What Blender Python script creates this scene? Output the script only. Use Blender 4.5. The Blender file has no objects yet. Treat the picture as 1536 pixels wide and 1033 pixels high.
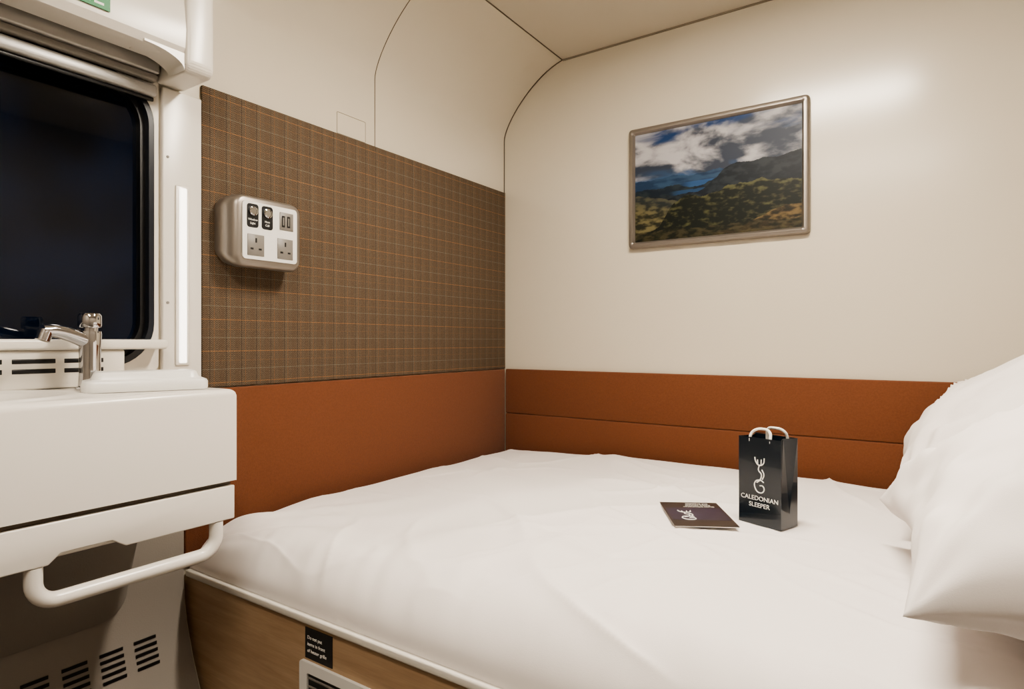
import bpy, bmesh, math, random
from mathutils import Vector, Matrix, noise
random.seed(3)
scene = bpy.context.scene
COL = scene.collection
try:
    scene.view_settings.view_transform = 'AgX'
    scene.view_settings.look = 'AgX - Medium High Contrast'
except Exception as e:
    print('look', e)

# ------------------------------------------------------------------ materials
def mat(name, col, rough=.5, metal=0.0, emis=None, estr=0, bump=0, bscale=200, var=0, vscale=6, coat=0, sheen=0, spec=.5):
    m = bpy.data.materials.new(name); m.use_nodes = True
    nt = m.node_tree; n = nt.nodes; l = nt.links
    b = n['Principled BSDF']
    b.inputs['Base Color'].default_value = (*col, 1)
    b.inputs['Roughness'].default_value = rough
    b.inputs['Metallic'].default_value = metal
    b.inputs['Specular IOR Level'].default_value = spec
    if coat: b.inputs['Coat Weight'].default_value = coat
    if sheen:
        b.inputs['Sheen Weight'].default_value = sheen
    if emis:
        b.inputs['Emission Color'].default_value = (*emis, 1)
        b.inputs['Emission Strength'].default_value = estr
    tc = n.new('ShaderNodeTexCoord')
    if var:
        no = n.new('ShaderNodeTexNoise'); no.inputs['Scale'].default_value = vscale
        no.inputs['Detail'].default_value = 4
        l.new(tc.outputs['Object'], no.inputs['Vector'])
        mx = n.new('ShaderNodeMix'); mx.data_type = 'RGBA'
        mx.inputs[6].default_value = (*[c*(1-var) for c in col], 1)
        mx.inputs[7].default_value = (*[min(1, c*(1+var)) for c in col], 1)
        l.new(no.outputs['Fac'], mx.inputs[0]); l.new(mx.outputs[2], b.inputs['Base Color'])
    if bump:
        no2 = n.new('ShaderNodeTexNoise'); no2.inputs['Scale'].default_value = bscale
        no2.inputs['Detail'].default_value = 3
        l.new(tc.outputs['Object'], no2.inputs['Vector'])
        bp = n.new('ShaderNodeBump'); bp.inputs['Strength'].default_value = bump
        bp.inputs['Distance'].default_value = .001
        l.new(no2.outputs['Fac'], bp.inputs['Height']); l.new(bp.outputs[0], b.inputs['Normal'])
    return m

M_WALL = mat('cream_laminate', (.58, .53, .43), .21, var=.015, vscale=3)
M_CEIL = mat('ceiling_laminate', (.56, .51, .42), .4)
M_WALLB = mat('door_side_laminate', (.30, .265, .22), .5)
M_WHITE = mat('white_moulding', (.70, .665, .60), .28, var=.01)
M_CORIAN = mat('white_basin', (.70, .665, .615), .25)
M_SEAM = mat('dark_seam', (.10, .08, .06), .8)
M_SEAML = mat('soft_seam', (.22, .19, .14), .8)
M_DARK = mat('black_plastic', (.006, .006, .007), .4)
M_RUBBER = mat('window_rubber', (.008, .011, .018), .3)
M_ORANGE = mat('rust_wool', (.148, .053, .0225), .9, bump=.7, bscale=900, var=.18, vscale=260, sheen=.08, spec=.25)
M_GREY = mat('grey_panel', (.25, .225, .20), .5, bump=.3, bscale=400)
M_GREYD = mat('dark_grey_panel', (.20, .18, .16), .6, bump=.4, bscale=300)
M_FLOOR = mat('carpet', (.04, .035, .03), .9, var=.3, vscale=120)
M_SILVER = mat('champagne_metal', (.27, .24, .21), .36, metal=.7)
M_ALU = mat('blind_aluminium', (.36, .35, .33), .35, metal=.4)
M_CHROME = mat('chrome', (.55, .55, .57), .05, metal=1)
M_LINEN = mat('white_cotton', (.80, .755, .73), .85, bump=.15, bscale=700, sheen=.05, spec=.2)
M_PILLOW = mat('pillow_cotton', (.80, .755, .73), .85, bump=.15, bscale=700, sheen=.05, spec=.2)
M_BAG = mat('gloss_navy_paper', (.006, .011, .017), .2, coat=.3)
M_PRINT = mat('white_print', (.85, .84, .80), .6)
M_ROPE = mat('cotton_rope', (.80, .78, .72), .9, bump=.8, bscale=900)
M_GREEN = mat('exit_green', (.01, .20, .06), .4)
M_SOCK = mat('socket_grey', (.20, .185, .165), .45)
M_PLATE = mat('white_plate', (.74, .73, .70), .3)
M_LED = mat('led_strip', (1, .95, .88), .4, emis=(1, .95, .88), estr=2.4)
M_LAMP = mat('lamp_diffuser', (1, .95, .88), .4, emis=(1, .90, .77), estr=176)
M_LAMP2 = mat('lamp_diffuser_door', (1, .95, .88), .4, emis=(1, .90, .77), estr=64)

def mat_glass():
    m = bpy.data.materials.new('night_window_glass'); m.use_nodes = True
    nt = m.node_tree; n = nt.nodes; l = nt.links; b = n['Principled BSDF']
    tc = n.new('ShaderNodeTexCoord'); no = n.new('ShaderNodeTexNoise')
    no.inputs['Scale'].default_value = 4; no.inputs['Detail'].default_value = 2
    cr = n.new('ShaderNodeValToRGB')
    cr.color_ramp.elements[0].position = .40; cr.color_ramp.elements[0].color = (.0010, .002, .004, 1)
    cr.color_ramp.elements[1].position = .70; cr.color_ramp.elements[1].color = (.005, .012, .034, 1)  # faint bluish reflections painted into the base colour as noise patches
    l.new(tc.outputs['Object'], no.inputs['Vector']); l.new(no.outputs['Fac'], cr.inputs[0])
    l.new(cr.outputs[0], b.inputs['Base Color'])
    b.inputs['Roughness'].default_value = .04
    b.inputs['Specular IOR Level'].default_value = .5
    return m
M_GLASS = mat_glass()

def mat_wood():
    m = bpy.data.materials.new('oak_laminate'); m.use_nodes = True
    nt = m.node_tree; n = nt.nodes; l = nt.links; b = n['Principled BSDF']
    tc = n.new('ShaderNodeTexCoord'); mp = n.new('ShaderNodeMapping')
    mp.inputs['Scale'].default_value = (1.6, 6, 16)
    no = n.new('ShaderNodeTexNoise'); no.inputs['Scale'].default_value = 3.0; no.inputs['Detail'].default_value = 6
    no.inputs['Distortion'].default_value = .5
    mp2 = n.new('ShaderNodeMapping'); mp2.inputs['Scale'].default_value = (12, 6, 260)
    no2 = n.new('ShaderNodeTexNoise'); no2.inputs['Scale'].default_value = 2
    cr = n.new('ShaderNodeValToRGB')
    cr.color_ramp.elements[0].position = .3; cr.color_ramp.elements[0].color = (.40, .26, .15, 1)
    cr.color_ramp.elements[1].position = .7; cr.color_ramp.elements[1].color = (.50, .35, .215, 1)
    mx = n.new('ShaderNodeMix'); mx.data_type = 'RGBA'; mx.blend_type = 'MULTIPLY'; mx.inputs[0].default_value = .30
    l.new(tc.outputs['Object'], mp.inputs[0]); l.new(mp.outputs[0], no.inputs['Vector'])
    l.new(tc.outputs['Object'], mp2.inputs[0]); l.new(mp2.outputs[0], no2.inputs['Vector'])
    l.new(no.outputs['Fac'], cr.inputs[0]); l.new(cr.outputs[0], mx.inputs[6]); l.new(no2.outputs['Fac'], mx.inputs[7])
    l.new(mx.outputs[2], b.inputs['Base Color']); b.inputs['Roughness'].default_value = .45
    return m
M_WOOD = mat_wood()

def mat_tartan():
    m = bpy.data.materials.new('tweed_tartan'); m.use_nodes = True
    nt = m.node_tree; n = nt.nodes; l = nt.links; b = n['Principled BSDF']
    tc = n.new('ShaderNodeTexCoord'); sp = n.new('ShaderNodeSeparateXYZ')
    l.new(tc.outputs['Object'], sp.inputs[0])
    Y = sp.outputs['Y']; Z = sp.outputs['Z']
    def M(op, a, bb=None, c=None):
        q = n.new('ShaderNodeMath'); q.operation = op
        for i, v in enumerate((a, bb, c)):
            if v is None: continue
            if isinstance(v, (int, float)): q.inputs[i].default_value = v
            else: l.new(v, q.inputs[i])
        return q.outputs[0]
    def line(S, period, off, width):
        f = M('FRACT', M('DIVIDE', M('ADD', S, 10+off), period))
        return M('LESS_THAN', f, width/period)
    def mixc(fac, a, bcol, k=1.0):
        q = n.new('ShaderNodeMix'); q.data_type = 'RGBA'
        if k != 1.0: fac = M('MULTIPLY', fac, k)
        l.new(fac, q.inputs[0])
        if isinstance(a, tuple): q.inputs[6].default_value = (*a, 1)
        else: l.new(a, q.inputs[6])
        q.inputs[7].default_value = (*bcol, 1)
        return q.outputs[2]
    zz = M('PINGPONG', M('ADD', Y, 10), .006)
    h = M('FRACT', M('DIVIDE', M('ADD', M('ADD', Z, 10), zz), .0042))
    tw = M('LESS_THAN', h, .5)
    c = mixc(tw, (.152, .116, .080), (.060, .045, .033))
    c = mixc(line(Y, .0376, .0, .012), c, (.090, .056, .035), .32)
    # thin lines
    c = mixc(line(Y, .0376, .012, .0013), c, (.26, .115, .045), .38)
    c = mixc(line(Z, .0700, .012, .0015), c, (.34, .17, .07), .58)
    c = mixc(line(Z, .0700, .033, .0011), c, (.25, .13, .055), .32)
    c = mixc(line(Y, .0376, .022, .0014), c, (.032, .023, .020), .7)
    c = mixc(line(Y, .0752, .053, .0012), c, (.15, .15, .11), .42)
    c = mixc(line(Z, .0700, .052, .0013), c, (.20, .21, .165), .46)
    no = n.new('ShaderNodeTexNoise'); no.inputs['Scale'].default_value = 400
    l.new(tc.outputs['Object'], no.inputs['Vector'])
    mx = n.new('ShaderNodeMix'); mx.data_type = 'RGBA'; mx.blend_type = 'OVERLAY'; mx.inputs[0].default_value = .5
    l.new(c, mx.inputs[6]); l.new(no.outputs['Fac'], mx.inputs[7])
    l.new(mx.outputs[2], b.inputs['Base Color'])
    b.inputs['Roughness'].default_value = .95; b.inputs['Specular IOR Level'].default_value = .15
    return m
M_TARTAN = mat_tartan()

def mat_vcol(name, rough=.3):
    m = bpy.data.materials.new(name); m.use_nodes = True
    nt = m.node_tree; n = nt.nodes; l = nt.links; b = n['Principled BSDF']
    at = n.new('ShaderNodeVertexColor'); at.layer_name = 'Col'
    l.new(at.outputs['Color'], b.inputs['Base Color']); b.inputs['Roughness'].default_value = rough
    b.inputs['Specular IOR Level'].default_value = .25
    return m

# ------------------------------------------------------------------ helpers
def add(name, me, m=None, smooth=False, parent=None):
    o = bpy.data.objects.new(name, me); COL.objects.link(o)
    if m: me.materials.append(m)
    if smooth:
        for p in me.polygons: p.use_smooth = True
    if parent: o.parent = parent
    return o
def from_bm(name, bm, m=None, smooth=False, parent=None):
    bmesh.ops.recalc_face_normals(bm, faces=bm.faces)
    me = bpy.data.meshes.new(name); bm.to_mesh(me); bm.free()
    return add(name, me, m, smooth, parent)
def autos(o, ang=35):
    for p in o.data.polygons: p.use_smooth = True
    try: o.data.set_sharp_from_angle(angle=math.radians(ang))
    except Exception: pass
    return o
def empty(name, loc=(0, 0, 0)):
    o = bpy.data.objects.new(name, None); COL.objects.link(o); o.empty_display_size = .05
    return o
def box(name, lo, hi, m, bev=0, seg=3, parent=None):
    bm = bmesh.new(); bmesh.ops.create_cube(bm, size=1)
    for v in bm.verts:
        v.co = Vector([(lo[i]+hi[i])/2 + v.co[i]*(hi[i]-lo[i]) for i in range(3)])
    if bev: bmesh.ops.bevel(bm, geom=list(bm.edges), offset=bev, segments=seg, profile=.5, affect='EDGES')
    o = from_bm(name, bm, m, parent=parent)
    if bev: autos(o, 50)
    return o
AX = {'x': lambda a, p: (a, p[0], p[1]), 'y': lambda a, p: (p[0], a, p[1]), 'z': lambda a, p: (p[0], p[1], a)}
def prism(name, pts, axis, a, b, m, parent=None, bev=0, smooth=False):
    bm = bmesh.new(); f = AX[axis]
    A = [bm.verts.new(f(a, p)) for p in pts]; B = [bm.verts.new(f(b, p)) for p in pts]
    n = len(pts); bm.faces.new(A); bm.faces.new(B[::-1])
    for i in range(n): bm.faces.new((A[i], A[(i+1) % n], B[(i+1) % n], B[i]))
    bmesh.ops.recalc_face_normals(bm, faces=bm.faces)
    if bev: bmesh.ops.bevel(bm, geom=list(bm.edges), offset=bev, segments=3, profile=.5, affect='EDGES')
    o = from_bm(name, bm, m, parent=parent)
    if smooth or bev: autos(o, 30)
    return o
def rrect(y0, y1, z0, z1, r, n=10):
    P = []
    for cx, cy, a0 in ((y1-r, z1-r, 0), (y0+r, z1-r, 90), (y0+r, z0+r, 180), (y1-r, z0+r, 270)):
        for i in range(n+1):
            a = math.radians(a0+90*i/n); P.append((cx+r*math.cos(a), cy+r*math.sin(a)))
    return P
def ring(name, outer, inner, axis, a, b, m, parent=None, ang=30):
    bm = bmesh.new(); f = AX[axis]; n = len(outer)
    L = [[bm.verts.new(f(q, p)) for p in pts] for q, pts in ((a, outer), (b, outer), (b, inner), (a, inner))]
    for k in range(4):
        P, Q = L[k], L[(k+1) % 4]
        for i in range(n): bm.faces.new((P[i], P[(i+1) % n], Q[(i+1) % n], Q[i]))
    o = from_bm(name, bm, m, parent=parent); autos(o, ang); return o
def tube(name, pts, r, m, parent=None, cyclic=False, res=8, bez=False, radii=None):
    cu = bpy.data.curves.new(name, 'CURVE'); cu.dimensions = '3D'
    cu.bevel_depth = r; cu.bevel_resolution = res; cu.use_fill_caps = True
    if bez:
        s = cu.splines.new('BEZIER'); s.bezier_points.add(len(pts)-1)
        for bp, p in zip(s.bezier_points, pts):
            bp.co = p; bp.handle_left_type = bp.handle_right_type = 'AUTO'
        if radii:
            for bp, q in zip(s.bezier_points, radii): bp.radius = q
    else:
        s = cu.splines.new('POLY'); s.points.add(len(pts)-1)
        for sp_, p in zip(s.points, pts): sp_.co = (*p, 1)
    s.use_cyclic_u = cyclic; s.resolution_u = 10
    t = bpy.data.objects.new('tmp', cu); COL.objects.link(t)
    dg = bpy.context.evaluated_depsgraph_get(); dg.update()
    me = bpy.data.meshes.new_from_object(t.evaluated_get(dg)); bpy.data.objects.remove(t)
    me.materials.clear(); me.name = name
    return add(name, me, m, True, parent)
def text(name, s, size, loc, rot, m, parent=None, align='CENTER', ext=.0002):
    cu = bpy.data.curves.new(name, 'FONT'); cu.body = s; cu.size = size; cu.align_x = align; cu.extrude = ext
    t = bpy.data.objects.new('tmp', cu); COL.objects.link(t)
    dg = bpy.context.evaluated_depsgraph_get(); dg.update()
    me = bpy.data.meshes.new_from_object(t.evaluated_get(dg)); bpy.data.objects.remove(t)
    me.materials.clear(); me.name = name
    me.transform(Matrix.Translation(loc) @ rot.to_4x4())
    return add(name, me, m, False, parent)
def lathe(name, prof, c, m, parent=None, n=28, axis='z'):
    bm = bmesh.new(); R = []
    for r, h in prof:
        row = []
        for i in range(n):
            a = 2*math.pi*i/n
            p = (r*math.cos(a), r*math.sin(a), h)
            if axis == 'x': p = (h, p[0], p[1])
            row.append(bm.verts.new(Vector(p)+Vector(c)))
        R.append(row)
    for A, B in zip(R, R[1:]):
        for i in range(n): bm.faces.new((A[i], A[(i+1) % n], B[(i+1) % n], B[i]))
    bm.faces.new(R[0][::-1]); bm.faces.new(R[-1])
    o = from_bm(name, bm, m, parent=parent); autos(o, 40); return o
def spaced(a, b, n, w):
    out = []
    for i in range(n+1):
        t = i/n; s = t - w*math.sin(2*math.pi*t)/(2*math.pi)
        out.append(a+(b-a)*s)
    return out
def hfield(name, xs, ys, hf, zb, m, parent=None):
    bm = bmesh.new()
    G = [[bm.verts.new((x, y, hf(x, y))) for y in ys] for x in xs]
    nx, ny = len(xs), len(ys)
    for i in range(nx-1):
        for j in range(ny-1): bm.faces.new((G[i][j], G[i+1][j], G[i+1][j+1], G[i][j+1]))
    loop = [G[i][0] for i in range(nx)] + [G[-1][j] for j in range(1, ny)] + [G[i][-1] for i in range(nx-2, -1, -1)] + [G[0][j] for j in range(ny-2, 0, -1)]
    low = [bm.verts.new((v.co.x, v.co.y, zb)) for v in loop]
    for i in range(len(loop)):
        k = (i+1) % len(loop); bm.faces.new((loop[i], low[i], low[k], loop[k]))
    bm.faces.new(low)
    o = from_bm(name, bm, m, parent=parent); autos(o, 60); return o
def sst(a, b, x):
    t = max(0, min(1, (x-a)/(b-a))); return t*t*(3-2*t)
def fbm(p, o=4):
    return noise.fractal(Vector(p), 1.0, 2.0, o)

# ------------------------------------------------------------------ room shell
XR, YF = 1.95, -2.40
ZC = 1.993
low_prof = [(.20, 0), (.15, .09), (.10, .20), (.064, .283), (.035, .345), (.012, .41), (.003, .455), (0, .50)]
def bez(p0, p1, p2, p3, n):
    return [tuple(((1-t)**3)*p0[i]+3*t*(1-t)**2*p1[i]+3*t*t*(1-t)*p2[i]+t**3*p3[i] for i in (0, 1)) for t in [k/n for k in range(n+1)]]
up_prof = bez((0, 1.75), (0, 1.81), (.12, 1.96), (.25, ZC), 18)
WZ0, WZ1, WY0, WY1 = .945, 1.535, -2.25, -1.258
wl = empty('wall_left')
prism('lower_section', low_prof+[(0, WZ0), (-.12, WZ0), (-.12, 0)], 'y', YF, 0, M_WALL, wl, smooth=True)
box('window_band_section', (-.12, WY1, WZ0), (0, 0, WZ1), M_WALL, parent=wl)
box('window_band_near_section', (-.12, YF, WZ0), (0, WY0, WZ1), M_WALL, parent=wl)
prism('upper_section', [(0, WZ1)]+up_prof+[(-.12, ZC), (-.12, WZ1)], 'y', YF, 0, M_WALL, wl, smooth=True)
box('wall_back', (-.12, 0, 0), (XR+.1, .08, ZC+.1), M_WALL)
box('wall_right', (XR, YF, 0), (XR+.1, 0, ZC+.1), M_WALLB)
box('wall_front', (-.12, YF-.1, 0), (XR+.1, YF, ZC+.1), M_WALLB)
box('floor', (-.12, YF-.1, -.06), (XR+.1, .08, 0), M_FLOOR)
box('ceiling', (.25, YF, ZC), (XR, 0, ZC+.06), M_CEIL)

# seams / trim
def band(name, prof, y0, y1, m, off=.0012):
    bm = bmesh.new(); rows = []
    for i, p in enumerate(prof):
        a = Vector(prof[max(0, i-1)]); b = Vector(prof[min(len(prof)-1, i+1)])
        t = (b-a).normalized(); nrm = Vector((t.y, -t.x))
        q = Vector(p)+nrm*off
        rows.append((bm.verts.new((p[0], y0, p[1])), bm.verts.new((q.x, y0, q.y)), bm.verts.new((q.x, y1, q.y)), bm.verts.new((p[0], y1, p[1]))))
    for A, B in zip(rows, rows[1:]):
        for k in range(3): bm.faces.new((A[k], A[k+1], B[k+1], B[k]))
    return from_bm(name, bm, m)
full_up = [(0, 1.557), (0, 1.65), (0, 1.72)]+up_prof
band('trim_1', full_up, -.656, -.654, M_SEAM, .001)
band('trim_2', full_up, -.0035, -.0001, M_SEAM, .002)
box('trim_3', (.248, YF, ZC-.002), (.2515, -.004, ZC-.0001), M_SEAM)
box('trim_4', (.252, -.005, ZC-.005), (XR, -.0001, ZC-.0001), M_SEAML)
box('trim_5', (.0001, -.0035, .90), (.0035, -.0001, 1.557), M_SEAML)
ap = empty('access_panel_wall')
o_ = rrect(-.792, -.690, 1.5585, 1.617, .003, 3); i_ = rrect(-.7908, -.6912, 1.5597, 1.6158, .002, 3)
ring('panel_outline', o_, i_, 'x', .0001, .0008, M_SEAML, ap)

# ------------------------------------------------------------------ wall panels
box('tartan_wall_panel', (.0002, -1.165, .8985), (.008, -.004, 1.556), M_TARTAN, .0025, 2)
box('upholstered_wall_panel', (.0002, -1.205, .53), (.014, -.0145, .8970), M_ORANGE, .004, 3)
ub = empty('upholstered_wall_panel.001')
box('upper_pad', (.0145, -.014, .735), (XR-.002, -.0002, .898), M_ORANGE, .004, 3, ub)
box('lower_pad', (.0145, -.0145, .53), (XR-.002, -.0002, .7342), M_ORANGE, .004, 3, ub)

# ------------------------------------------------------------------ window
win = empty('window_1')
outer = rrect(WY0-.005, WY1+.004, WZ0-.004, WZ1+.004, .012)
inner = rrect(WY0+.03, WY1-.004, WZ0+.006, WZ1-.010, .085)
ring('white_surround', outer, inner, 'x', -.010, .0035, M_WHITE, win)
g_in = rrect(WY0+.045, WY1-.014, WZ0+.018, WZ1-.02, .077)
ring('rubber_gasket', inner, g_in, 'x', -.056, .0025, M_RUBBER, win)
g2 = rrect(WY0+.06, WY1-.024, WZ0+.030, WZ1-.03, .068)
ring('inner_gasket', g_in, g2, 'x', -.056, -.012, M_DARK, win)
prism('glass', rrect(WY0+.035, WY1-.010, WZ0+.012, WZ1-.012, .08), 'x', -.034, -.028, M_GLASS, win)

# pilaster with light strip
pil = empty('window_pilaster')
box('post', (.0001, -1.250, .918), (.012, -1.168, 1.5215), M_WHITE, .003, 3, pil)
for z in (1.38, 1.08):
    lathe('screw', [(.003, 0), (.003, .0012), (.001, .0016)], (.0122, -1.240, z), M_SOCK, pil, 10, 'x')
ls = empty('wall_light_strip')
box('housing', (.0122, -1.225, .950), (.016, -1.197, 1.325), M_WHITE, .0015, 2, ls)
box('diffuser', (.0162, -1.2195, .955), (.022, -1.2045, 1.320), M_LED, .0025, 3, ls)

# header / blind cassette
hd = empty('window_header')
hp = [(.0005, 1.575), (.040, 1.575), (.045, 1.556), (.100, 1.548), (.112, 1.552), (.122, 1.565), (.125, 1.60), (.118, 1.66), (.10, 1.70), (.0005, 1.74)]
prism('cover', hp, 'y', -2.38, -1.262, M_WHITE, hd, smooth=True)
ep = rrect(.0005, .127, 1.523, 1.735, .018, 6)
o = prism('end_bracket', ep, 'y', -1.262, -1.206, M_WHITE, hd, bev=.008)
fil = [(-1.262, 1.556), (-1.335, 1.556)] + [(-1.262-.073*(1-math.sin(math.radians(a))), 1.552-.028*(1-math.cos(math.radians(a)))) for a in range(0, 91, 10)]
prism('corner_fillet', fil, 'x', .06, .119, M_WHITE, hd, smooth=True)
sg = empty('exit_sign')
box('green_label', (.1245, -1.47, 1.574), (.1262, -1.395, 1.600), M_GREEN, parent=sg)
for k in range(3):
    box('print_bar', (.1262, -1.462+k*.021, 1.580), (.1266, -1.447+k*.021, 1.584), M_PRINT, parent=sg)
bl = empty('roller_blind')
box('cassette', (.004, -2.3, 1.534), (.036, -1.266, 1.573), M_ALU, .004, 3, bl)
box('cassette_lip', (.010, -2.3, 1.520), (.030, -1.268, 1.5335), M_SOCK, .003, 2, bl)
box('bottom_bar', (.004, -2.3, 1.492), (.024, -1.265, 1.516), M_ALU, .006, 3, bl)
box('hem', (.008, -2.3, 1.484), (.014, -1.268, 1.4915), M_DARK, .001, 1, bl)

# sill & vent
sl = empty('window_sill')
box('ledge', (.004, -2.3, .985), (.052, -1.258, 1.004), M_WHITE, .005, 3, sl)
box('vent_box', (.0005, -2.3, .918), (.044, -1.335, .9845), M_WHITE, .003, 2, sl)
for g in range(6):
    y1 = -1.372-g*.075
    for r in range(2):
        z = .966-r*.017
        box('slot', (.0435, y1-.062, z-.004), (.0446, y1, z+.004), M_DARK, .0005, 1, sl)

# ------------------------------------------------------------------ washbasin
SX, SY1, SY0 = .30, -1.267, -2.05
wb = empty('washbasin_cabinet')
def basin_h(x, y):
    r = .012; z = .917
    e2 = min(SX-x, SY1-y)
    if e2 < r: z -= r-math.sqrt(max(0, r*r-(r-e2)**2))
    dx = (x-.165)/.115; dy = (y+1.76)/.26
    d = (abs(dx)**3+abs(dy)**3)**(1/3)
    z -= .10*sst(1.0, .55, d) if d < 1 else 0
    z += .004*math.exp(-((d-1.08)/.06)**2)
    return z
xs = [i*.004 for i in range(0, 72)] + [SX-.012+i*.0015 for i in range(0, 9)]
xs = sorted(set(round(v, 5) for v in xs if 0 < v <= SX)); xs[0] = .0005
ys = [SY0+i*(SY1-.014-SY0)/130 for i in range(131)] + [SY1-.012+i*.0015 for i in range(9)]
hfield('basin_top', xs, ys, basin_h, .757, M_CORIAN, wb)
box('shadow_gap', (.01, SY0, .749), (SX-.010, SY1-.006, .757), M_SEAM, parent=wb)
dp = [(SY0, .690), (-1.545, .690), (-1.53, .703), (-1.465, .703), (-1.445, .690), (SY1-.002, .690), (SY1-.002, .7485), (SY0, .7485)]
prism('drawer_front', dp, 'x', SX-.022, SX-.002, M_CORIAN, wb, bev=.0022)
box('carcass', (.01, SY0, .692), (SX-.024, SY1-.010, .7485), M_WHITE, .004, 2, wb)
xr = SX-.013; zr = .637; ra = .030
pts = [(xr, -1.297, .6893), (xr, -1.297, zr+ra)]
pts += [(xr, -1.297-ra*(1-math.cos(math.radians(a))), zr+ra-ra*math.sin(math.radians(a))) for a in range(10, 91, 10)]
pts += [(xr, -1.36-.03*i, zr) for i in range(6)]
pts += [(xr, -1.559+ra*(1-math.sin(math.radians(a))), zr+ra-ra*math.cos(math.radians(a))) for a in range(0, 91, 10)]
pts += [(xr, -1.559, .6893)]
tube('towel_rail', pts, .0112, M_CORIAN)

# tray lid
tl = empty('basin_tray_lid')
bm = bmesh.new()
def lp(w, d, z, r): return [(p[0], p[1], z) for p in rrect(-w/2, w/2, -d/2, d/2, r, 6)]
lay = [lp(.182, .100, 0, .018), lp(.184, .102, .004, .019), lp(.184, .102, .013, .019), lp(.180, .098, .017, .018), lp(.158, .078, .020, .016), lp(.150, .070, .030, .015), lp(.144, .064, .032, .013)]
R = [[bm.verts.new(p) for p in L] for L in lay]
for A, B in zip(R, R[1:]):
    for i in range(len(A)): bm.faces.new((A[i], A[(i+1) % len(A)], B[(i+1) % len(A)], B[i]))
bm.faces.new(R[0][::-1]); bm.faces.new(R[-1])
o = from_bm('lid_shell', bm, M_PLATE, parent=tl); autos(o, 35)
o.data.transform(Matrix.Translation((.190, -1.366, .9178)) @ Matrix.Rotation(math.radians(68), 4, 'Z'))

# tap
tp = empty('basin_tap')
TX, TY, TZ = .10, -1.416, .9176
lathe('base_flange', [(.022, 0), (.022, .004), (.0175, .006)], (TX, TY, TZ), M_CHROME, tp)
lathe('tap_body', [(.0175, .005), (.0160, .03), (.0165, .075), (.0180, .095), (.0170, .100)], (TX, TY, TZ), M_CHROME, tp)
lathe('push_knob', [(.012, .100), (.012, .106), (.0165, .107), (.0178, .111), (.0178, .127), (.015, .131), (.006, .131)], (TX, TY, TZ), M_CHROME, tp)
d = Vector((.10, -1, 0)).normalized()
def tpp(s, h): q = Vector((TX, TY, TZ))+d*s; return (q.x, q.y, TZ+h)
tube('spout', [tpp(0, .082), tpp(.025, .092), tpp(.055, .100), tpp(.072, .100)], .012, M_CHROME, tp, bez=True, radii=[1.25, 1.05, .9, .85])
tube('spout_nozzle', [tpp(.066, .101), tpp(.072, .084)], .0105, M_CHROME, tp)

# under-basin covers (part of the outer wall)
def offprof(off, z0, z1):
    P = [p for p in low_prof if z0 <= p[1] <= z1]
    return P, [(p[0]+off, p[1]+off*.2) for p in P]
P, Q = offprof(.022, .0, .51)
hc = wl
prism('duct_panel', P+[(0.0003, .64), (.022, .64)]+Q[::-1], 'y', -2.2, -1.212, M_GREY, hc, smooth=True)
arc = [(-1.325-.05*(1-math.sin(math.radians(a))), .475+.05*(1-math.cos(math.radians(a)))) for a in range(0, 91, 10)]
prism('mesh_panel', [(-2.1, .475)]+arc+[(-1.31, .60), (-1.30, .638), (-2.1, .638)], 'x', .0225, .034, M_GREYD, hc, bev=.002)
def duct_x(z):
    for a, b in zip(Q, Q[1:]):
        if a[1] <= z <= b[1]:
            t = (z-a[1])/(b[1]-a[1]); return a[0]+(b[0]-a[0])*t
    return .022
gv = empty('vent_grille')
for g in range(8):
    y1 = -1.275-g*.060
    for r in range(5):
        z = .415-r*.0115
        xx = duct_x(z)
        box('grille_slot', (xx+.0003, y1-.040, z-.0030), (xx+.0022, y1, z+.0030), M_DARK, parent=gv)

# ------------------------------------------------------------------ bed
BX1 = 1.945; BY = -1.20
bed = empty('bed')
fp = [(p[0]+.001, max(p[1], .0)) for p in low_prof] + [(.0015, .506), (BX1, .506), (BX1, 0)]
prism('front_panel', fp, 'y', BY, BY+.02, M_WOOD, bed)
box('platform', (.015, BY-.006, .507), (BX1, -.016, .521), M_WHITE, .003, 2, bed)
gr = empty('heater_grille')
ring('grille_frame', rrect(.392, 1.10, .22, .442, .006, 3), rrect(.412, 1.08, .24, .424, .004, 3), 'y', BY-.006, BY-.0002, M_PLATE, gr)
box('grille_back', (.411, BY-.002, .239), (1.081, BY-.0003, .425), M_DARK, parent=gr)
for k in range(12):
    z = .415-k*.0145
    box('louvre', (.414, BY-.005, z-.0010), (1.078, BY-.0015, z+.0010), M_GREYD, parent=gr)
lb = empty('warning_label')
box('label_plate', (.402, BY-.0012, .4465), (.473, BY-.0001, .500), M_DARK, parent=lb)
Rf = Matrix.Rotation(math.radians(90), 3, 'X')
for k, s in enumerate(('Do not put', 'items in front', 'of heater grille')):
    text('label_text', s, .0085, (.408, BY-.0014, .481-k*.0115), Rf, M_PRINT, lb, 'LEFT')

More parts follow.
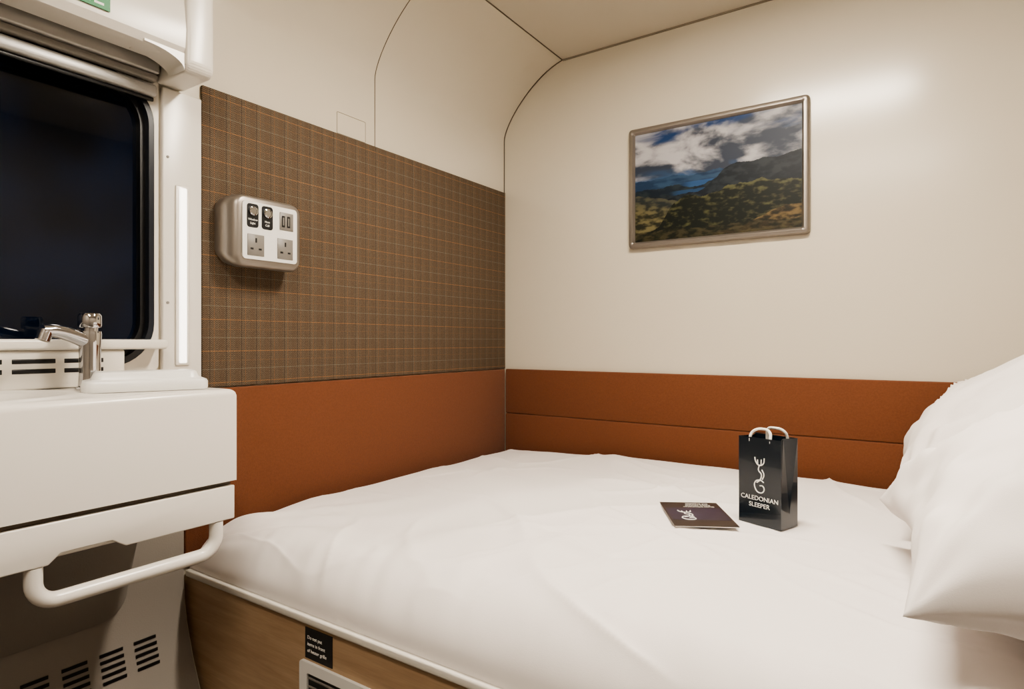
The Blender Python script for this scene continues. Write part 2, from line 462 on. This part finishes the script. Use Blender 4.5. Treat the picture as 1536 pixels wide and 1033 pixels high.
# duvet
DX0, DX1, DY0, DY1 = .016, 1.935, -1.197, -.017
def crease(x, y, ang, freq, seed, stretch=.28, pw=7):
    ca, sa = math.cos(ang), math.sin(ang)
    a = x*ca+y*sa; b = -x*sa+y*ca
    w = noise.noise(Vector((a*1.5, b*1.5, seed+50)))
    n = noise.noise(Vector((a*freq*stretch+w*.8, b*freq+w*1.2, seed)))
    m = sst(-.05, .35, noise.noise(Vector((x*2.3, y*2.3, seed+9))))
    return m*max(0, 1-abs(n)*2.2)**pw
def duvet_h(x, y):
    ex0, ex1, ey0, ey1 = x-DX0, DX1-x, y-DY0, DY1-y
    def rd(e, w):
        t = max(0, min(1, e/w)); return (1-(1-t)**2.2)**(1/2.0)
    k = rd(ex0, .06)*rd(ex1, .06)*rd(ey0, .11)*rd(ey1, .05)
    top = .087 + .028*math.sin(math.pi*min(1, max(0, (x-.02)/1.5)))**.8*math.sin(math.pi*min(1, max(0, (y-DY0)/(DY1-DY0))))**.5 \
        + .010*sst(.3, .9, x)
    q = noise.noise(Vector((x*1.3+3, y*1.8, .4)))
    f1 = noise.noise(Vector(((x*.55+y*1.0)*4.2+q*1.5, (x-y)*.9, 1.7)))
    f2 = noise.noise(Vector(((x*.9-y*.45)*6.0+q*2, (x+y)*1.2, 5.1)))
    quiet = 1-.85*math.exp(-((x-.98)**2+(y+.66)**2)/.022)
    left = .35+.65*sst(.03, .30, ex0)
    top += (.009*f1 + .007*f2)*(.3+.7*quiet)*left
    cr = .0095*crease(x, y, -.55, 4.5, 3.1) + .0080*crease(x, y, -.9, 6.5, 14.2) + .0080*crease(x, y, .35, 5.0, 27.5) \
        + .0055*crease(x, y, 1.25, 7.5, 35.5) + .0045*crease(x, y, -.2, 10, 44.4)
    top += cr*quiet*left
    ge = math.exp(-ey0/.18)
    top += ge*(.013*noise.noise(Vector((x*12+q*2, y*2.5, 2.2)))+.006*noise.noise(Vector((x*30+y*9, y*5, 8.2))))
    gl = math.exp(-ex0/.14)
    top += gl*(.004*noise.noise(Vector((x*3, y*9+q, 7.2))))
    r = math.hypot(ex0, ey0); th = math.atan2(ey0, ex0+1e-6)
    top += math.exp(-r/.26)*(.014*math.sin(th*10+q*4)+.005*math.sin(th*23+q*6))
    return .5225+max(.0, top)*k
hfield('duvet', spaced(DX0, DX1, 400, .7), spaced(DY0, DY1, 280, .8), duvet_h, .5215, M_LINEN)

# pillows
def pillow(name, c, L, W, T, tilt, yaw=0, roll=0, seed=0, kx=.10):
    n1, n2 = 90, 72
    bm = bmesh.new()
    def P(u, v, s):
        au, av = abs(u), abs(v)
        x = W/2*u*(1-kx*(1-v*v)); y = L/2*v*(1-.07*(1-u*u))
        t = max(0, (1-au**2.6))**.52*max(0, (1-av**2.8))**.52
        edge = max(au, av)
        wr = .05*noise.noise(Vector((u*2.2+seed, v*2.2, s*3+seed)))
        cr = 0
        for cu in (-1, 1):
            for cv in (-1, 1):
                dx, dy = (u-cu), (v-cv); rr = math.hypot(dx, dy)
                cr += math.exp(-rr/.55)*math.sin(math.atan2(dy, dx)*11+seed*2+cu)*.13
        wr2 = .10*noise.noise(Vector((u*6+seed*2, v*6, s+seed)))*sst(.35, .9, edge)
        fold = .12*crease(u*.5, v*.5, .9, 3.2, seed+3)+.09*crease(u*.5, v*.5, -.5, 4.5, seed+8)
        z = s*T*t*(1+wr+wr2*1.5+cr+fold)
        z += .022*noise.noise(Vector((u*3+seed, v*3+2, seed)))*sst(.6, 1, edge)
        return Vector((x, y, z))
    def mp(i, n):
        t = -1+2*i/n; return math.sin(t*math.pi/2)*.75+t*.25
    top = [[bm.verts.new(P(mp(i, n1), mp(j, n2), 1)) for j in range(n2+1)] for i in range(n1+1)]
    bot = [[top[i][j] if i in (0, n1) or j in (0, n2) else bm.verts.new(P(mp(i, n1), mp(j, n2), -1)) for j in range(n2+1)] for i in range(n1+1)]
    for i in range(n1):
        for j in range(n2):
            bm.faces.new((top[i][j], top[i+1][j], top[i+1][j+1], top[i][j+1]))
            bm.faces.new((bot[i][j], bot[i][j+1], bot[i+1][j+1], bot[i+1][j]))
    o = from_bm(name, bm, M_PILLOW, True)
    R = Matrix.Rotation(math.radians(yaw), 4, 'Z') @ Matrix.Rotation(math.radians(-tilt), 4, 'Y') @ Matrix.Rotation(math.radians(roll), 4, 'X')
    o.data.transform(Matrix.Translation(c) @ R)
    return o
pillow('pillow', (1.670, -.305, .722), .54, .48, .066, 3, 0, 0, 1)
pillow('pillow.001', (1.672, -.865, .710), .54, .50, .058, 2, 0, 0, 5, .06)
pillow('pillow.002', (1.490, -.300, .838), .54, .54, .122, 33, 0, 0, 9)
pillow('pillow.003', (1.522, -.870, .822), .53, .56, .118, 21, 5, 0, 14, .12)

# ------------------------------------------------------------------ picture
pf = empty('picture_frame')
PX0, PX1, PZ0, PZ1 = .505, 1.043, 1.302, 1.691
def fl(d, r): return rrect(PX0+d, PX1-d, PZ0+d, PZ1-d, r, 6)
bm = bmesh.new(); lay = [(0, .012, -.0005), (0, .012, -.012), (.002, .011, -.018), (.006, .009, -.021), (.014, .006, -.021), (.018, .003, -.016), (.021, .001, -.009)]
R = [[bm.verts.new((p[0], y, p[1])) for p in fl(dd, rr)] for dd, rr, y in lay]
for A, B in zip(R, R[1:]):
    for i in range(len(A)): bm.faces.new((A[i], A[(i+1) % len(A)], B[(i+1) % len(A)], B[i]))
o = from_bm('frame_moulding', bm, M_SILVER, parent=pf); autos(o, 50)
def mixv(a, b, t): return tuple(a[i]*(1-t)+b[i]*t for i in range(3))
def ridge(u, base, amp, f, s, o=4): return base+amp*fbm((u*f+s, s*1.3, 0), o)
def paint(u, v):
    c = mixv((.024, .062, .135), (.006, .028, .095), sst(.60, 1, v))
    w1 = fbm((u*2.2, v*3.5, 11.2), 3)
    n = fbm((u*3.4+w1*.5, v*6.5, 1.2), 7)
    m = sst(-.55, .35, n + .95*math.exp(-((v-.78+.03*u)/.17)**2) - .7*sst(.88, 1.0, v)*(1-.75*u) - .6*sst(.60, .52, v) - .30*math.exp(-((u-.38)/.12)**2-((v-.60)/.05)**2))
    bill = 2.1*fbm((u*6.0+.2+w1*.5, v*8+.35, 3.3), 8)
    sh = sst(-.60, 1.60, bill+(v-.74)*1.4+.35*math.exp(-((u-.22)/.22)**2)-.35*sst(.6, 1, u)+.12)
    cl = mixv((.026, .034, .052), (.36, .35, .36), sh)
    c = mixv(c, cl, m)
    far = ridge(u, .56, .030, 5, 2.1)
    if v < far: c = mixv((.010, .026, .060), (.022, .050, .095), sst(-.4, .4, fbm((u*7, v*22, 5), 4)))
    if .44 < v < .50 and .30 < u < .62:
        c = mixv(c, (.02, .065, .16), .8*sst(.30, .38, u)*sst(.62, .55, u))
    f2 = ridge(u, .47, .05, 6, 12.1)
    if v < f2: c = mixv((.005, .010, .018), (.014, .022, .027), sst(-.3, .4, fbm((u*12, v*22, 7), 5)))
    if .37 < v < .435+.01*w1 and .22 < u < .55:
        c = mixv(c, (.015, .05, .12), sst(.22, .30, u)*sst(.55, .46, u)*.7)
    r2 = ridge(u, .40+.20*sst(.38, .66, u)+.02*sst(.8, 1, u), .035, 5, 8.4)
    if v < r2:
        t = sst(-.3, .5, fbm((u*12, v*16, 6), 5))
        c = mixv((.004, .007, .012), (.014, .020, .025), t)
    r3 = ridge(u, .42-.45*max(0, u-.10), .03, 8, 1.4)
    if v < r3:
        t = sst(-.4, .5, fbm((u*14, v*24, 3), 6))
        c = mixv((.014, .015, .009), (.115, .100, .048), t)
        c = mixv(c, (.016, .024, .030), .6*sst(r3-.20, r3, v))
    r4 = ridge(u, .02+.36*sst(.04, .36, u)+.06*sst(.50, .78, u)-.03*sst(.85, 1, u), .045, 8, 3.4, 6)
    if v < r4:
        t = fbm((u*16, v*24, 8), 7)
        c = mixv((.004, .006, .0038), (.066, .066, .027), sst(-.05, .85, t+.75*sst(r4-.05, r4, v)*sst(.40, .6, u)))
    r5 = ridge(u, .00+.20*sst(.45, 1.0, u), .02, 7, 6.7)
    if v < r5:
        t = fbm((u*18, v*28, 5), 7)
        c = mixv((.013, .011, .006), (.125, .085, .034), sst(-.45, .65, t))
    if v < .09+.02*fbm((u*6, 0, 4), 3):
        t = fbm((u*18, v*28, 9), 6)
        c = mixv(c, mixv((.006, .007, .004), (.045, .038, .018), sst(-.3, .5, t)), .8)
    return c
NX, NZ = 400, 280
bm = bmesh.new()
gx0, gx1, gz0, gz1 = PX0+.020, PX1-.020, PZ0+.020, PZ1-.020
G = [[bm.verts.new((gx0+(gx1-gx0)*i/NX, -.010, gz0+(gz1-gz0)*j/NZ)) for j in range(NZ+1)] for i in range(NX+1)]
for i in range(NX):
    for j in range(NZ): bm.faces.new((G[i][j], G[i+1][j], G[i+1][j+1], G[i][j+1]))
me = bpy.data.meshes.new('landscape_print'); bm.normal_update(); bm.to_mesh(me); bm.free()
ca = me.color_attributes.new('Col', 'FLOAT_COLOR', 'POINT')
buf = []
for i in range(NX+1):
    for j in range(NZ+1):
        c = paint(i/NX, j/NZ); buf += [*c, 1]
ca.data.foreach_set('color', buf)
add('landscape_print', me, mat_vcol('landscape_photo', .45), False, pf)

# ------------------------------------------------------------------ power unit
pu = empty('power_socket_unit')
bm = bmesh.new()
lay = [(.0085, -1.138, -.958, 1.180, 1.318, .028), (.02, -1.140, -.956, 1.172, 1.322, .03), (.045, -1.138, -.957, 1.165, 1.324, .03), (.062, -1.130, -.959, 1.164, 1.323, .026), (.069, -1.124, -.962, 1.168, 1.320, .022), (.071, -1.118, -.966, 1.173, 1.316, .018)]
R = [[bm.verts.new((x, p[0], p[1])) for p in rrect(a, b, c, d_, r, 8)] for x, a, b, c, d_, r in lay]
for A, B in zip(R, R[1:]):
    for i in range(len(A)): bm.faces.new((A[i], A[(i+1) % len(A)], B[(i+1) % len(A)], B[i]))
bm.faces.new(R[0]); bm.faces.new(R[-1])
autos(from_bm('housing', bm, M_SILVER, parent=pu), 50)
FX = .071
prism('face_plate', rrect(-1.112, -.973, 1.182, 1.309, .008, 5), 'x', FX, FX+.003, M_PLATE, pu)
F1 = FX+.003
for y in (-1.088, -1.052):
    prism('button_label', rrect(y-.014, y+.014, 1.252, 1.304, .006, 4), 'x', F1, F1+.0008, M_DARK, pu)
    lathe('push_button', [(.0105, 0), (.0105, .004), (.008, .005), (.0075, .0035), (.003, .0035)], (F1+.0008, y, 1.288), M_CHROME, pu, 20, 'x')
Rx = Matrix.Rotation(math.radians(90), 3, 'Z') @ Matrix.Rotation(math.radians(90), 3, 'X')
for y, a, b in ((-1.088, 'Window', 'Light'), (-1.052, 'Host', 'Call')):
    text('button_text', a, .0065, (F1+.001, y, 1.267), Rx, M_PRINT, pu)
    text('button_text', b, .0065, (F1+.001, y, 1.259), Rx, M_PRINT, pu)
def plate(y0, y1, z0, z1): box('socket_plate', (F1, y0, z0), (F1+.0015, y1, z1), M_SOCK, .0005, 1, pu)
plate(-1.020, -.984, 1.257, 1.298)
for y in (-1.011, -.997):
    box('usb_port', (F1+.0015, y-.004, 1.264), (F1+.0022, y+.004, 1.290), M_DARK, parent=pu)
    box('usb_tongue', (F1+.0022, y-.0015, 1.268), (F1+.0026, y+.0015, 1.286), M_SOCK, parent=pu)
for y0 in (-1.101, -1.026):
    plate(y0, y0+.041, 1.190, 1.237); c = y0+.0205
    box('socket_hole', (F1+.0015, c-.0018, 1.219), (F1+.002, c+.0018, 1.229), M_DARK, parent=pu)
    for s in (-1, 1):
        box('socket_hole', (F1+.0015, c+s*.010-.0035, 1.203), (F1+.002, c+s*.010+.0035, 1.207), M_DARK, parent=pu)

# ------------------------------------------------------------------ gift bag
bag = empty('paper_gift_bag')
W, D, H = .088, .058, .167
bm = bmesh.new()
w, d_ = W/2, D/2
rows_ = [
 [(-w, -d_, 0), (w, -d_, 0), (w, 0, 0), (w, d_, 0), (-w, d_, 0), (-w, 0, 0)],
 [(-w, -d_, .040), (w, -d_, .040), (w, 0, .026), (w, d_, .040), (-w, d_, .040), (-w, 0, .026)],
 [(-w, -d_, H), (w, -d_, H), (w-.012, 0, H), (w, d_, H), (-w, d_, H), (-w+.012, 0, H)]]
rows = [[bm.verts.new(p) for p in r] for r in rows_]
for A, B in zip(rows, rows[1:]):
    for i in range(6):
        k = (i+1) % 6; bm.faces.new((A[i], A[k], B[k], B[i]))
bm.faces.new(rows[0][::-1])
o = from_bm('bag_shell', bm, M_BAG, parent=bag)
md = o.modifiers.new('thick', 'SOLIDIFY'); md.thickness = .0006; md.offset = -1
parts = [o]
for s, lx in ((-1, 0), (1, .004)):
    y = s*(D/2-.004)
    parts.append(tube('rope_handle', [(-.020+lx, y, H-.02), (-.021+lx, y+s*.001, H), (-.017+lx, y-s*.004, H+.011), (0+lx, y-s*.009, H+.016), (.017+lx, y-s*.004, H+.011), (.021+lx, y+s*.001, H-.001), (.020+lx, y, H-.02)], .0027, M_ROPE, bag, bez=True))
yf = -D/2-.0004
parts.append(text('bag_text', 'CALEDONIAN', .0122, (0.0, yf, .047), Rf, M_PRINT, bag))
parts.append(text('bag_text', 'SLEEPER', .0122, (0.0, yf, .034), Rf, M_PRINT, bag))
def logo(name, c, s, parent, flat=None, th=.13):
    curves = [
        [(-.9, 5), (-.7, 4.2), (0, 3.6), (.8, 4.0), (1.0, 5)], [(-.3, 3.7), (-.35, 4.6)], [(.35, 3.7), (.4, 4.7)],
        [(0, 3.6), (-.15, 2.7), (.4, 2.0), (.15, 1.0), (-.5, .4)], [(.5, 2.9), (.9, 2.0), (.6, 1.1)],
        [(.9, .6), (.2, .9), (-.8, .5), (-.8, -.7), (.0, -1.4), (.9, -.9), (.7, -.1), (.1, -.1)]]
    out = []
    for cv in curves:
        pts = [flat(c, p[0]*s, p[1]*s) for p in cv]
        out.append(tube(name, pts, s*th, M_PRINT, parent, bez=True, res=2))
    return out
parts += logo('logo_line', (0, yf+.0004, .077), .0105, bag, lambda c, a, b: (c[0]+a, c[1], c[2]+b), .11)
def duv(x, y): return duvet_h(x, y)
bz = max(duv(1.00+i*.01, -.67+j*.01) for i in range(12) for j in range(9))
T = Matrix.Translation((1.053, -.628, bz+.0003)) @ Matrix.Rotation(math.radians(-20), 4, 'Z')
for p in parts: p.data.transform(T)
print('bag z', bz)

# booklet
bk = empty('welcome_booklet')
c0 = Vector((.930, -.677)); ang = math.atan2(.057, .10)
bw, bh = .118, .168
kz = max(duv(c0.x+math.cos(ang)*a*.01-math.sin(ang)*b*.01, c0.y+math.sin(ang)*a*.01+math.cos(ang)*b*.01) for a in range(-6, 7) for b in range(-9, 10))
bparts = []
M_BOOK = mat('booklet_cover', (.020, .015, .014), .3, var=.3, vscale=20)
M_PURP = mat('booklet_photo', (.022, .018, .040), .3, var=.8, vscale=26)
bparts.append(box('pages', (-bw/2+.001, -bh/2+.001, .0), (bw/2-.001, bh/2-.001, .0016), M_PRINT, parent=bk))
bparts.append(box('cover', (-bw/2, -bh/2, .0017), (bw/2, bh/2, .0024), M_BOOK, parent=bk))
bparts.append(box('cover_photo', (-bw/2+.004, -.045, .0024), (bw/2-.004, .040, .0026), M_PURP, parent=bk))
bparts += logo('cover_logo', (-.022, -.030, .0026), .011, bk, lambda c, a, b: (c[0]+a*1.2, c[1]+b*.9, c[2]), .09)
Rz = Matrix.Rotation(math.radians(180), 3, 'Z')
for k, s in enumerate(('Guest Information', 'Room services', 'and breakfast')):
    bparts.append(text('cover_text', s, .0085, (.015, .052+k*.011, .0025), Rz, M_PRINT, bk))
T = Matrix.Translation((c0.x, c0.y, kz+.0004)) @ Matrix.Rotation(ang, 4, 'Z')
for p in bparts: p.data.transform(T)

# ------------------------------------------------------------------ lamps
cl = empty('ceiling_light')
box('fitting', (.72, -.93, ZC-.022), (1.30, -.79, ZC-.0002), M_WHITE, .006, 3, cl)
box('diffuser', (.75, -.91, ZC-.027), (1.27, -.81, ZC-.0225), M_LAMP, .002, 2, cl)
c2 = empty('ceiling_light.001')
box('fitting', (.70, -2.05, ZC-.022), (1.45, -1.85, ZC-.0002), M_WHITE, .006, 3, c2)
box('diffuser', (.73, -2.02, ZC-.027), (1.42, -1.88, ZC-.0225), M_LAMP2, .002, 2, c2)

w = bpy.data.worlds.new('night'); scene.world = w; w.use_nodes = True
w.node_tree.nodes['Background'].inputs[0].default_value = (.004, .006, .012, 1)

# ------------------------------------------------------------------ camera
cd = bpy.data.cameras.new('camera'); co = bpy.data.objects.new('camera', cd); COL.objects.link(co)
co.location = (1.30, -1.89, 1.0); co.rotation_euler = (math.radians(90), 0, math.radians(33.8))
cd.sensor_width = 36; cd.lens = 916/1536*36; cd.shift_y = -4.5/1536; cd.clip_start = .02
scene.camera = co
